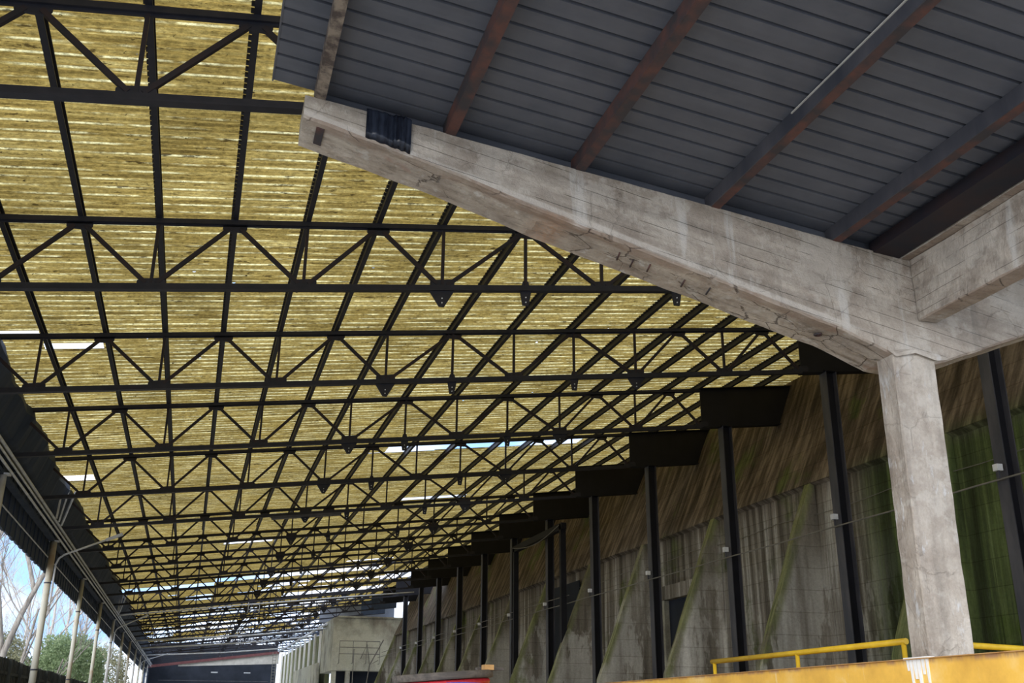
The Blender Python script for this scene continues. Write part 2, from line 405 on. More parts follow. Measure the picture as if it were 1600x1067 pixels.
xs = [XL - .15 + i * .64 for i in range(39)]
ncol = len(xs)
prof = [(0,0), (.2,.012), (.35,.034), (.5,.040), (.65,.034), (.8,.012)]
ny = int((160 - 1.5) / PITCH)
yy = []
for j in range(ny):
    for u, h in prof: yy.append((1.5 + (j + u) * PITCH, h))
yy.append((1.5 + ny * PITCH, 0))
for (y, h) in yy:
    for x in xs: mb.v.append((x, y, zr(x) + h))
for r in range(len(yy) - 1):
    ymid = 1.5 + (r // 6 + .5) * PITCH
    yr = (r // 6 // 5) * 5 * PITCH + 1.5
    for c in range(ncol - 1):
        xm = (xs[c] + xs[c+1]) / 2
        if is_hole(xm, ymid if ymid < 78 else yr): continue
        i = r * ncol + c
        mb.f.append((i, i+1, i+1+ncol, i+ncol)); mb.sm.append(True)
roof = struct('ceiling', mb, M['sheet'])
roof.name = 'ceiling'
# ------------------------------------------------------------------ trusses
NX = [-5.15, -3.87, -2.59, -1.32, -.03, 1.25, 2.55, 3.80, 5.44, 7.02, 8.63, 10.34, 11.61, 12.93, 14.15, 15.28]
def bottom_node(i): return i % 2 == 1
tr = thing('roof_truss', '', 'truss', (0, Y1, HB))
def tz(z): return z - HB
def P(x, top, dz=0, y=0.): return (x, y, (zt(x) if top else zb(x)) - HB + dz)
mb = MB().bar(P(XL, 1, .02), P(XR, 1, .02), .13, .09); mb.bar(P(XL, 1, -.035, -.012), P(XR, 1, -.035, -.012), .02, .05)
build('top_chord', mb, M['steel'], tr, 'local')
mb = MB().bar(P(XL, 0, -.035), P(XR, 0, -.035), .14, .03); mb.bar(P(XL, 0, .02, -.03), P(XR, 0, .02, -.03), .02, .10); mb.bar(P(XL, 0, .02, .03), P(XR, 0, .02, .03), .02, .10)
build('bottom_chord', mb, M['steel'], tr, 'local')
for i in range(len(NX) - 1):
    a, b = NX[i], NX[i+1]
    ta, tb = not bottom_node(i), not bottom_node(i+1)
    A = Vector(P(a, ta)); B = Vector(P(b, tb)); d = (B - A).normalized()
    mb = MB().bar(A + d*.12, B - d*.12, .065, .07)
    build('diagonal', mb, M['steel_red'], tr, 'local')
for i, x in enumerate(NX):
    if i == 0 or i == 15: continue
    if bottom_node(i) or i in (8, 10):
        build('vertical_strut', MB().bar(P(x, 0, .02), P(x, 1, -.02), .055, .06, (0,1,0)), M['steel_red'], tr, 'local')
for i, x in enumerate(NX):
    w = .23; hang = i in (7, 11); small = i in (8, 10)
    if bottom_node(i):
        z0 = -.04
        poly = [(x-w,-.022, tz(zb(x-w))+z0), (x+w,-.022, tz(zb(x+w))+z0), (x+w,-.022, tz(zb(x+w))+.13), (x+w-.06,-.022, tz(zb(x+w))+.17), (x-w+.06,-.022, tz(zb(x-w))+.17), (x-w,-.022, tz(zb(x-w))+.13)]
        if hang:
            poly = [(x-.05,-.022, tz(zb(x))-.36), (x+.05,-.022, tz(zb(x))-.36), (x+w,-.022, tz(zb(x+w))-.06), (x+w,-.022, tz(zb(x+w))+.15), (x+w-.05,-.022, tz(zb(x+w))+.18), (x-w+.05,-.022, tz(zb(x-w))+.18), (x-w,-.022, tz(zb(x-w))+.15), (x-w,-.022, tz(zb(x-w))-.06)]
        gp = build('hanger_plate' if hang else 'gusset_plate', MB().prism(poly, (0,.044,0)), M['steel'], tr, 'local')
        if hang:
            for dz in (-.29, -.20): MBb = build('bolt', MB().tube([(x,-.035,tz(zb(x))+dz), (x,.035,tz(zb(x))+dz)], .014, 6), M['pale'], gp, 'local')
    elif small:
        poly = [(x-.06,-.02, tz(zb(x))-.34), (x+.06,-.02, tz(zb(x))-.34), (x+.11,-.02, tz(zb(x))-.05), (x+.05,-.02, tz(zb(x))+.16), (x-.05,-.02, tz(zb(x))+.16), (x-.11,-.02, tz(zb(x))-.05)]
        gp = build('hanger_plate', MB().prism(poly, (0,.04,0)), M['steel'], tr, 'local')
        for dz in (-.28, -.18): build('bolt', MB().tube([(x,-.033,tz(zb(x))+dz), (x,.033,tz(zb(x))+dz)], .014, 6), M['pale'], gp, 'local')
    if not bottom_node(i) and 0 < i < 15:
        w = .21
        poly = [(x-w+.06,-.022, tz(zt(x))-.15), (x+w-.06,-.022, tz(zt(x))-.15), (x+w,-.022, tz(zt(x+w))-.10), (x+w,-.022, tz(zt(x+w))+.04), (x-w,-.022, tz(zt(x-w))+.04), (x-w,-.022, tz(zt(x-w))-.10)]
        build('gusset_plate', MB().prism(poly, (0,.044,0)), M['steel'], tr, 'local')
bpy.context.view_layer.update()
snapshot(tr)
for k in range(NTR):
    o = tr if k == 0 else copy_tree(tr)
    o.location = (0, Y1 + k * SP, HB + EYE)
    if k > 19: o.location.z -= .05
    place = ('nearest, ending behind the tip of the concrete arm' if k == 0 else
             'second from the camera, behind mid concrete arm' if k == 1 else
             'third from the camera, meeting the girder near the column' if k == 2 else
             f'the {ORD[k]} one counted from the camera' if k < NTR - 1 else 'the very last one, in front of the dark shed end')
    o['label'] = 'dark lattice roof truss, ' + place; o['group'] = 'roof trusses spanning the yard'

# ------------------------------------------------------------------ purlins
for i, x in enumerate(NX + [16.4, 17.6]):
    z = zt(x) + .065
    mb = MB().box((x-.045, 1.5, z), (x+.045, 160, z+.022)).box((x-.045, 1.5, z+.022), (x-.025, 160, z+.143)).box((x-.045, 1.5, z+.143), (x+.045, 160, z+.165))
    for q in range(300):          # added dark teeth standing in for the corrugation shade along the purlin edge
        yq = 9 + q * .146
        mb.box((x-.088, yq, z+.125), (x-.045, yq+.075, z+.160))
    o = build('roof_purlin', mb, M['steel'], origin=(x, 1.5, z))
    nm = 'first from the left eave' if i == 0 else ('outermost over the girders' if i == 17 else f'{ORD[i]} one counted from the left eave')
    tag(o, 'dark purlin under the yellow roof sheets, ' + nm, 'purlin', 'purlins under the translucent roof')

# ------------------------------------------------------------------ right hand posts and plate girders
XP = 16.12
for k in range(-1, NTR - 3):
    y = Y1 + k * SP
    far = k > 13
    g = thing('plate_girder', '', 'girder', (XR, y, zb(XR)), 'plate girders at the right end of the trusses')
    xe = 18.7 if not far else 17.6
    def pz(x, dz): return (x, y, zb(x) + dz)
    mb = MB().prism([(XR,y-.02,zb(XR)-.02), (xe,y-.02,zb(xe)-.02), (xe,y-.02,zt(xe)+.04), (XR,y-.02,zt(XR)+.04)], (0,.04,0))
    build('web', mb, M['girder'] if not far else M['clad'], g)
    build('bottom_flange', MB().bar(pz(XR,-.035), pz(xe,-.035), .30, .03), M['girder'], g)
    build('top_flange', MB().bar(pz(XR,HT-HB+.055), pz(xe,HT-HB+.055), .26, .03), M['girder'], g)
    kk = k + 1
    nm = f'{ORD[max(k,0)]} one going away from the camera'
    g['label'] = 'black plate girder between truss and mossy wall, ' + (nm if k >= 0 else 'nearest, outside the picture')
    if k > 12: continue
    p = thing('steel_post', '', 'post', (XP, y, GR), 'steel posts along the mossy wall')
    zt_ = zb(XP) - .05
    pm = M['post']
    build('near_flange', MB().box((XP-.17, y-.16, GR), (XP-.145, y+.16, zt_)), pm, p)
    build('far_flange', MB().box((XP+.145, y-.16, GR), (XP+.17, y+.16, zt_)), pm, p)
    build('web', MB().box((XP-.145, y-.01, GR), (XP+.145, y+.01, zt_)), M['girder'], p)
    build('cap_plate', MB().box((XP-.22, y-.2, zt_), (XP+.22, y+.2, zt_+.02)), M['girder'], p)
    if k == 0 or k == 1: lab = ['steel post right of the concrete column, its top hidden by the concrete arm', 'dark steel post just left of the concrete column'][k - 0]
    elif k < 0: lab = 'nearest steel post beside the mossy wall, beyond the right edge of the picture'
    else: lab = f'dark steel post against the mossy wall, {ORD[k-2]} one left of the post beside the concrete column'
    if k == 1: lab = 'dark steel post right of the concrete column, its head behind the right arm'
    if k == 2: lab = 'dark steel post just left of the concrete column, below the widest girder'
    if k == 0: lab = 'steel post nearest the camera beside the mossy wall'
    if k > 2: lab = f'dark steel post against the mossy wall, {ORD[k-2]} beyond the one nearest the column'
    p['label'] = lab
    # lamp box on the pipe at the post
    if 0 <= k <= 12:
        b = thing('junction_box', '', 'junction box', (XP-.30, y-.05, 4.72), 'small boxes on the wall pipe')
        build('box_body', MB().box((XP-.36, y-.12, 4.86), (XP-.22, y+.02, 5.0)), M['pale'], b)
        build('stem', MB().box((XP-.31, y-.07, 4.70), (XP-.27, y-.03, 4.86)), M['post'], b)
        b['label'] = ('small pale box at the post ' + ('nearest the camera' if k == 0 else 'right of the concrete column' if k == 1 else 'just left of the concrete column' if k == 2 else f'{ORD[k-2]} beyond the one nearest the column'))
tag(build('wall_pipe', MB().tube([(XP-.26, 4 + i*2, 4.68 + .012*math.sin(i*2.1)) for i in range(46)], .020, 8), M['wire'], origin=(XP-.26,4,4.68)),
    'long thin pale pipe clamped across the steel posts along the wall', 'pipe')
tag(build('wall_cable', MB().tube([(17.0, 4 + i*1.5, 5.60 - .10*abs(math.sin(i*math.pi/4))) for i in range(58)], .011, 6), M['wire'], origin=(17.0,4,5.6)),
    'thin grey cable sagging along the mossy wall above the pipe', 'cable')
# pipe at half height seen on the far posts
tag(build('wall_pipe', MB().tube([(XP-.24, 44 + i*3, 5.02 + .02*math.sin(i)) for i in range(17)], .018, 6), M['wire'], origin=(XP-.24,44,5.0)),
    'second thin pale pipe along the far posts, above the first one', 'pipe')

# ------------------------------------------------------------------ stained wall with sloping upper face
def nz3(x, y, z, s): return noise.noise(Vector((x*s, y*s, z*s)))
mb = MB()
prof = [(17.12, GR), (17.10, 1.5), (17.10, 3.6), (17.12, 6.35), (16.94, 6.44), (17.0, 6.60), (17.45, 7.6), (17.90, 8.6), (18.35, 9.7), (18.9, 11.0), (19.4, 12.2)]
ys = [6 + i * .5 for i in range(int(86.5/.5)+1)]
for y in ys:
    for j, (x, z) in enumerate(prof):
        bulge = .05 * noise.noise(Vector((y*.5, z*.4, 0)))
        mb.v.append((x + bulge, y, z + (.05*noise.noise(Vector((y*.22, j*.4, 5))) if j > 2 else 0)))
n = len(prof)
for i in range(len(ys)-1):
    for j in range(n-1):
        mb.f.append((i*n+j, i*n+j+1, (i+1)*n+j+1, (i+1)*n+j)); mb.sm.append(False)
m0 = len(mb.v)
mb.v += [(21, ys[0], GR), (21, ys[0], 12.2), (21, ys[-1], GR), (21, ys[-1], 12.2)]
mb.f.append(tuple([j for j in range(n)] + [m0+1, m0])); mb.sm.append(False)
e = (len(ys)-1)*n
mb.f.append(tuple(reversed([e+j for j in range(n)] + [m0+3, m0+2]))); mb.sm.append(False)
mb.f.append((n-1, e+n-1, m0+3, m0+1)); mb.sm.append(False)
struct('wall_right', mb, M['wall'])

# buttress fins between the posts
def make_fin(y, seed):
    mb = MB(); R2 = random.Random(seed); w = .15
    prof = []
    N = 14
    for i in range(N+1):
        t = i / N; z = 6.45 + (GR - 6.45) * t
        x = 16.93 + (14.9 - 16.93) * min(1, (6.45 - z) / 5.15) - (.15 * max(0, (1.3 - z)) if z < 1.3 else 0)
        prof.append((x + R2.uniform(-.015,.015), z))
    vs = []
    for x, z in prof:
        dy = R2.uniform(-.012, .012)
        vs += [(x, -w + dy, z), (x, w + dy, z), (17.10, w, z), (17.10, -w, z)]
    fs = []
    for i in range(N):
        a, b = i*4, (i+1)*4
        for q in range(4): fs.append((a+q, b+q, b+(q+1)%4, a+(q+1)%4))
    fs += [(0,1,2,3), (N*4+3, N*4+2, N*4+1, N*4)]
    mb.add([(v[0], v[1]+y, v[2]) for v in vs], fs)
    return mb
for k in range(0, 14):
    y = Y1 + 3.0 + k * SP - .2
    lab = ('green mossy concrete buttress fin, ' + ('nearest one, left of the post beside the column' if k == 2 else 'hidden behind the concrete column' if k == 1 else 'nearest the camera at the right edge' if k == 0 else f'{ORD[k-2]} one left of the concrete column'))
    if k == 2: lab = 'sloping green mossy concrete buttress fin, first one left of the concrete column'
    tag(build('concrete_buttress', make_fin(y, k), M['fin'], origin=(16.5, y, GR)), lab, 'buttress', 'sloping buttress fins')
# dark doorway recess panel and its lintel frame
o = thing('recess_frame', 'dark steel goalpost frame with sagging cable in front of the deep wall recess', 'steel frame', (15.9, 44.4, GR))
for y in (44.2, 51.5): build('leg', MB().box((15.55, y-.12, GR), (15.8, y+.12, 8.2)), M['girder'], o)
build('lintel', MB().box((15.55, 44.0, 7.95), (15.8, 51.7, 8.25)), M['girder'], o)
build('sagging_cable', MB().tube([(15.5, 44.2 + i*.73, 8.15 - .35*math.sin(i/10*math.pi)) for i in range(11)], .02, 6), M['wire'], o)
mb = MB().box((16.96, 45.6, GR), (17.02, 49.7, 5.9))
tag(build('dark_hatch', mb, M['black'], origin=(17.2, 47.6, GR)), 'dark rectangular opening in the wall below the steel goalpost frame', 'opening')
o = thing('wall_doorway', 'concrete doorway surround with dark opening between buttress fins', 'doorway', (17.1, 34.5, GR))
build('lintel', MB().box((16.72, 33.0, 4.05), (17.06, 36.6, 4.55)), M['fin'], o)
for y in (33.2, 36.2): build('jamb', MB().box((16.78, y-.18, GR), (17.06, y+.18, 4.05)), M['tower'], o)
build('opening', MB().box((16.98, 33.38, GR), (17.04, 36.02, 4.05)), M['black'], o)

# ------------------------------------------------------------------ near concrete frame
def lerp(tab, x):
    for (a, b), (c, d) in zip(tab, tab[1:]):
        if x <= c: return b + (d - b) * (x - a) / (c - a)
    return tab[-1][1]
YF, YB = 9.0, 9.60
def topz(x): return 5.885 - .1255 * x if x < 7.3 else 4.97 + .18*(x-7.3)
BOT = [(.50,5.575), (1.55,5.32), (2.18,5.155), (2.95,4.915), (4.5,4.51), (6.47,3.99), (7.12,3.755), (7.60,3.70), (7.75,3.74), (8.94,4.19), (13,5.72)]
def loft(xs, sec):
    mb = MB(); n = None
    for x in xs:
        s = sec(x); n = len(s)
        for p in s:
            q = Vector(p); a = Vector((noise.noise(q*3.1), noise.noise(q*3.1+Vector((9,9,9))), noise.noise(q*3.1+Vector((5,1,3)))))
            b = noise.noise(q*13.)
            mb.v.append(q + a*.007 + Vector((b,b,b))*.004)
    m = len(xs)
    for i in range(m-1):
        for j in range(n):
            mb.f.append((i*n+j, (i+1)*n+j, (i+1)*n+(j+1)%n, i*n+(j+1)%n)); mb.sm.append(False)
    mb.f.append(tuple(range(n))); mb.f.append(tuple(reversed([(m-1)*n+j for j in range(n)]))); mb.sm += [False, False]
    return mb
def armsec(x):
    zt0, zb0 = topz(x), lerp(BOT, x); s = []
    for i in range(9):
        t = i / 8; s.append((x, YF, zt0 + (zb0 + .03 - zt0) * t))
    chip = .02 + .035 * max(0, noise.noise(Vector((x*1.7, 2, 2))))
    s[-1] = (x, YF, zb0 + chip)
    s.append((x, YF + chip, zb0))
    for i in range(1, 8):
        t = i / 8; spall = .028 * max(0, noise.noise(Vector((x*1.9, i*.8, 7.7))) ) if 1 < i < 8 else 0
        s.append((x, YF + (YB-YF)*t, zb0 + spall))
    chip2 = .015 + .06 * max(0, noise.noise(Vector((x*1.3, 8, 4))))
    s += [(x, YB - chip2, zb0), (x, YB, zb0 + chip2), (x, YB, zt0)]
    return s
fr = thing('concrete_portal', 'large weathered concrete cantilever frame with square column and tapering arm', 'concrete frame', (7.3, 9.15, GR))
XA = [.52 + i * .06 for i in range(117)]
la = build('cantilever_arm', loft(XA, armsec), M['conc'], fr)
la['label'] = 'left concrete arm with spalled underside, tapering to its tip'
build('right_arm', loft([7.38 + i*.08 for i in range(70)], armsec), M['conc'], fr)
def colsec(z):
    t = (3.78 - z) / 5.4; s = []
    x0 = 7.085 - .03 * t; x1 = 7.635 - .04*t; y1 = 9.30
    c = .012 + .02*max(0, noise.noise(Vector((z*2.3, 1, 1))))
    for i in range(5): s.append((x0 + c + (x1-x0-2*c)*i/4, YF, z))
    for i in range(4): s.append((x1, YF + c + (y1-YF-2*c)*i/3, z))
    for i in range(5): s.append((x1 - c - (x1-x0-2*c)*i/4, y1, z))
    for i in range(4): s.append((x0, y1 - c - (y1-YF-2*c)*i/3, z))
    return s
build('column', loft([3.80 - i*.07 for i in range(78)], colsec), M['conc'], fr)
build('capital', MB().prism([(7.02, 8.985, 3.80), (7.10, 8.965, 3.73), (7.35, 8.95, 3.79), (7.62, 8.955, 3.73), (7.80, 8.985, 3.77), (7.80, 9.1, 3.80), (7.02, 9.1, 3.84)], (0, 0, .04)), M['conc'], fr)
# bare stirrups showing in the spalled soffit
for (x, yy0) in ((3.95, 9.20), (4.12, 9.24), (4.30, 9.20), (4.72, 9.24), (5.0, 9.2)):
    z = lerp(BOT, x) - .006
    build('stirrup', MB().tube([(x, yy0, z), (x+.035, yy0+.17, z-.004)], .009, 6), M['rust'], fr)
build('rusty_strap', MB().prism([(.66,9.10,5.527), (.74,9.10,5.507), (.74,9.42,5.507), (.66,9.42,5.527)], (0,0,.03)), M['rust'], fr)
build('rusted_eye', MB().tube([(6.35+.04*math.cos(a), 9.28+.04*math.sin(a), lerp(BOT,6.35)-.01) for a in [i*math.pi/6 for i in range(11)]], .012, 6), M['rust'], fr)
# black plastic wrapped round the arm, two overlapping bands
wr = thing('plastic_wrap', 'shiny black plastic wrapped around the concrete arm near its tip', 'plastic wrap', (1.35, 8.97, 5.6))
for nm, x0, x1, o1 in (('wide_band', 1.14, 1.44, .022), ('overlapping_band', 1.42, 1.60, .045)):
    mb = MB(); nn = 12; rows = 9
    for i in range(nn+1):
        x = x0 + (x1-x0)*i/nn; b = o1 + .007*math.sin(i*1.9) + (.02*math.sin(math.pi*i/nn))
        za, zc = topz(x) + .02, lerp(BOT, x) - .02 - .006*math.sin(i*1.3)
        for j in range(rows+1):
            t = j / rows; mb.v.append((x, YF - b - .003*math.sin(j*1.9+i), za + (zc+.10 - za)*t))
        mb.v.append((x, YF - .005, zc + .04)); mb.v.append((x, YF + .02, za + .03))
    r = rows + 3
    for i in range(nn):
        for j in range(r-1):
            mb.f.append((i*r+j, i*r+j+1, (i+1)*r+j+1, (i+1)*r+j)); mb.sm.append(True)
        mb.f.append((i*r+r-1, i*r, (i+1)*r, (i+1)*r+r-1)); mb.sm.append(True)
    mb.f.append(tuple(range(r))); mb.f.append(tuple(reversed([nn*r+j for j in range(r)]))); mb.sm += [False, False]
    build(nm, mb, M['plastic'], wr)

# longitudinal edge beam running towards the camera, with the curb on it
def lbsec(y):
    z0, z1 = 4.20, 4.94
    c = .012 + .02*max(0, noise.noise(Vector((y*2, 4, 1))))
    s = [(7.47, y, z1 - (z1-z0-c)*i/6) for i in range(7)] + [(7.47+c, y, z0)] + [(7.60, y, z0), (7.72, y, z0), (7.72, y, z1), (7.6, y, z1)]
    return s
def loft_y(ys, sec):
    mb = loft(ys, sec); mb.f = [tuple(reversed(f)) for f in mb.f]; return mb
lb = thing('edge_beam', 'pale concrete edge beam running towards the camera from the column head', 'concrete beam', (7.6, 6, 4.2))
build('beam_body', loft_y([2.4 + i*.07 for i in range(95)], lbsec), M['conc'], lb)
build('curb', loft_y([2.4 + i*.09 for i in range(75)], lambda y: [(7.36, y, 4.98), (7.36, y, 4.95), (7.62, y, 4.95), (7.62, y, 5.10), (7.42, y, 5.10)]), M['conc'], lb)

# ------------------------------------------------------------------ canopy deck and its rusty purlins
def dz(x): return 6.05 - .125 * x
CY0, CY1 = 4.3, 9.16
dk = thing('canopy_deck', 'blue-grey ribbed metal deck of the near canopy above the concrete arm', 'canopy deck', (3.8, 5.7, 5.6))
mb = MB(); y = CY1 - .02; rows = []
while y > CY0:
    for a, h in ((0,0), (-.195,0), (-.200,.035), (-.232,.035), (-.237,0)): rows.append((y + a, h))
    y -= .2385
xd = [.2 + i*.73 for i in range(11)]
for (yy_, h) in rows:
    for x in xd: mb.v.append((x, yy_, dz(x) + h))
for i in range(len(rows)-1):
    for j in range(len(xd)-1):
        a = i*len(xd)+j; mb.f.append((a, a+1, a+1+len(xd), a+len(xd))); mb.sm.append(False)
build('ribbed_sheet', mb, M['deck'], dk)
build('top_sheet', MB().prism([(.2, CY0, dz(.2)+.05), (7.5, CY0, dz(7.5)+.05), (7.5, CY0, dz(7.5)+.08), (.2, CY0, dz(.2)+.08)], (0, CY1-CY0, 0)), M['deck'], dk)
build('closure_strip', MB().prism([(.72, 9.16, topz(.72)), (7.3, 9.16, topz(7.3)), (7.3, 9.16, dz(7.3)+.06), (.72, 9.16, dz(.72)+.06)], (0, .03, 0)), M['deck'], dk)
build('edge_trim', MB().box((.185, CY0, dz(.2)-.005), (.20, CY1, dz(.2)+.09)), M['deck'], dk)
for i, x in enumerate((.61, 1.96, 3.38, 4.96, 6.47)):
    z0 = topz(x+.05) + .004; zt1 = dz(x+.05) - .004
    mb = MB().prism([(x, CY0, z0), (x+.09, CY0, z0-.010), (x+.09, CY0, z0+.012), (x+.015, CY0, z0+.022), (x+.015, CY0, zt1-.005), (x+.09, CY0, zt1-.018), (x+.09, CY0, zt1), (x, CY0, zt1+.007)], (0, CY1-CY0-.04, 0))
    p = thing('canopy_purlin', ['rust-mottled steel purlin nearest the left edge of the canopy', 'rusty red-brown canopy purlin, second from the canopy left edge', 'rusty canopy purlin in the middle, third from the canopy left edge',
             'dark grey canopy purlin with red rust along its underside and pale top edge', 'dark canopy purlin above the column head, rightmost of the five'][i], 'purlin', (x, 9, z0), 'rusty purlins under the canopy deck')
    build('channel', mb, M['mottled'] if i == 0 else M['rust'] if i < 3 else M['post'], p)
    build('bottom_lip', MB().prism([(x+.012, CY0, z0-.004), (x+.11, CY0, z0-.016), (x+.11, CY0, z0-.008), (x+.012, CY0, z0+.004)], (0, CY1-CY0-.02, 0)), M['mottled'] if i == 0 else M['rust'], p)
    if i == 3: build('pale_edge', MB().box((x-.012, 4.4, zt1-.022), (x+.0, 7.3, zt1-.008)), M['cream'], p)
mb = MB().prism([(7.0, CY0, 4.99), (7.34, CY0, 4.96), (7.34, CY0, 5.08), (7.30, CY0, 5.08), (7.30, CY0, 5.0), (7.05, CY0, 5.02), (7.05, CY0, 5.13), (7.0, CY0, 5.13)], (0, CY1-CY0-.1, 0))
tag(build('valley_gutter', mb, M['steel_red'], origin=(7.15, 5.5, 5.0)), 'dark rusty steel gutter between canopy deck and concrete edge beam', 'gutter')
# unseen deck over the other wing, added to shade the right arm
mb = MB().prism([(7.80, CY0, 5.20), (13.2, CY0, 6.15), (13.2, CY0, 6.20), (7.80, CY0, 5.25)], (0, CY1-CY0, 0))
tag(build('canopy_deck', mb, M['deck'], origin=(10.4, 5.7, 5.7)), 'unseen blue-grey metal deck added over the other canopy wing for shade', 'canopy deck')

# ------------------------------------------------------------------ yellow bulkhead, platform and handrail
yb = thing('yellow_bulkhead', 'weathered yellow painted steel bulkhead in front of the column foot', 'bulkhead', (6.9, 11, GR))
build('plate', MB().prism([(6.84, 4.5, GR), (6.84, 19, GR), (6.76, 19, .50), (6.86, 4.5, .545)], (.08, 0, 0)), M['yellow'], yb)
build('top_angle', MB().prism([(6.81, 4.5, .545), (6.73, 19, .50), (6.87, 19, .50), (6.97, 4.5, .545)], (0, 0, .008)), M['block'], yb)
build('lower_ledge', MB().prism([(6.815, 9.2, .235), (6.80, 10.7, .235), (6.80, 10.7, .255), (6.815, 9.2, .255)], (.04, 0, 0)), M['rust'], yb)['label'] = 'thin rusty ledge'
drip = MB()
for (y, w, l) in ((8.90,.020,.30), (8.84,.030,.20), (8.78,.025,.34), (8.72,.022,.16), (8.66,.018,.24), (8.95,.02,.12)):
    y += .09; drip.prism([(6.818, y-w, .548), (6.818, y+w, .548), (6.822, y+w*.5, .548-l), (6.822, y-w*.5, .548-l)], (.03, 0, 0))
drip.prism([(6.818, 8.72, .530), (6.818, 9.10, .528), (6.92, 9.05, .528), (6.92, 8.75, .530)], (0, 0, .024))
o = build('paint_drips', drip, M['white'], yb); o['label'] = 'white paint drips'
hr = thing('handrail', 'yellow tubular handrail behind the bulkhead, left of the concrete column', 'handrail', (7.62, 12, .1))
build('top_rail', MB().tube([(7.60, 14.7, .77), (7.60, 10.05, .79)], .035, 10), M['rail'], hr)
for y in (14.62, 12.3, 10.1): build('rail_post', MB().tube([(7.60, y, .12), (7.60, y, .77)], .028, 10), M['rail'], hr)
hr2 = thing('handrail', 'yellow handrail passing behind the concrete column to the right', 'handrail', (9, 10.3, .1))
build('top_rail', MB().tube([(7.72, 9.98, .78), (12.5, 11.4, .78)], .035, 10), M['rail'], hr2)
for x, y in ((7.74, 9.99), (10.1, 10.69), (12.4, 11.37)): build('rail_post', MB().tube([(x, y, .12), (x, y, .78)], .028, 10), M['rail'], hr2)
tag(build('steel_platform', MB().box((7.0, 9.7, -.02), (12.8, 15.2, .12)).box((7.1, 9.8, GR), (7.25, 9.95, -.02)).box((12.5, 14.9, GR), (12.65, 15.05, -.02)).box((7.1, 14.9, GR), (7.25, 15.05, -.02)).box((12.5, 9.8, GR), (12.65, 9.95, -.02)), M['rail'], origin=(9.9, 12.4, GR)), 'yellow steel platform carrying the handrails behind the bulkhead', 'platform')

# ------------------------------------------------------------------ cable drum in the foreground
cd = thing('cable_drum', 'wooden cable drum lying flat, wound with red cable', 'cable drum', (3.02, 13, GR))
c0 = (3.02, 13, 0)
build('top_flange', MB().lathe(c0, [(0,.452), (.60,.452), (.62,.442), (.62,.372), (.60,.362), (0,.362)], 48), M['wood'], cd)
build('bottom_flange', MB().lathe(c0, [(0,-1.5), (.62,-1.5), (.62,-1.56), (0,-1.56)], 48), M['wood'], cd)
mb = MB()
for i in range(26):
    z = .325 - i*.072; mb.tube([(c0[0]+.545*math.cos(a), c0[1]+.545*math.sin(a), z) for a in [j*math.pi/18 for j in range(37)]], .036, 8, False)
build('red_cable', mb, M['cable'], cd)
cd.rotation_euler = (0, math.radians(-4.2), 0); cd.location.x += .15; cd.location.z += .035
tag(build('blue_bundle', MB().lathe((3.06, 12.10, .025), [(0,.325), (.20,.318), (.24,.28), (.24,-.4), (0,-.4)], 24), M['blue'], origin=(2.9,12.3,-.4)), 'bright blue plastic roll in front of the red cable drum', 'plastic roll')
tag(build('timber_block', MB().box((3.46, 12.66, .515), (3.58, 12.80, .575)), M['block'], origin=(3.6,12.7,.47)), 'orange-brown timber block on the rim of the cable drum', 'timber block')
tag(build('plank', MB().box((3.42, 12.84, .515), (3.76, 12.96, .55)), M['wood'], origin=(3.7,12.9,.47)), 'short dark plank end beside the timber block', 'plank')

# ------------------------------------------------------------------ left eave: cladding, poles, rails, lamps
mb = MB()
for i in range(330):
    y = 2 + i * .45
    top = zr(XL) - .04 - .10*abs(noise.noise(Vector((y*.7,0,0))))
    bot = 4.84 + .05*noise.noise(Vector((y*1.3,4,0)))
    mb.box((-5.52 + (.03 if i % 2 else 0), y, bot), (-5.46 + (.03 if i % 2 else 0), y + .45, top))
tag(build('eave_cladding', mb, M['clad'], origin=(-5.5, 2, 4.8)), 'dark blue-grey sheet cladding hanging below the left eave', 'cladding')
# lining on the roof underside at the eave with ragged edge
mb = MB()
for i in range(301):
    y = 14 + i * .48
    w = .62 + .30*noise.noise(Vector((y*.15, 1, 1))) + .16*noise.noise(Vector((y*1.1, 4, 1)))
    mb.v += [(-5.42, y, 6.46), (-5.42 + w*.55, y, 6.75), (-5.42 + w, y, zr(-5.0)-.40), (-5.42 + w*.9, y, zr(-5.0)-.14), (-5.42, y, zr(-5.42)-.10)]
    if i:
        for j in range(5): a = (i-1)*5; mb.f.append((a+j, a+(j+1)%5, a+5+(j+1)%5, a+5+j)); mb.sm.append(False)
mb.f += [(4,3,2,1,0), tuple(1500+q for q in range(5))]; mb.sm += [False, False]
tag(build('eave_lining', mb, M['clad'], origin=(-5.3, 14, 7)), 'dark ragged lining inside the left eave under the roof edge', 'lining')
er = thing('eave_beam', 'dark lattice eave beam along the tops of the left poles', 'beam', (-5.2, 10, 6))
build('top_chord', MB().box((-5.30, 4, 6.28), (-5.12, 158, 6.38)), M['clad'], er)
build('bottom_chord', MB().box((-5.30, 4, 5.78), (-5.12, 158, 5.88)), M['clad'], er)
for i in range(50):
    y = 5.3 + i * 3
    build('brace', MB().bar((-5.2, y, 5.88), (-5.2, y+1.5, 6.28), .05, .05).bar((-5.2, y+1.5, 6.28), (-5.2, y+3, 5.88), .05, .05), M['clad'], er)
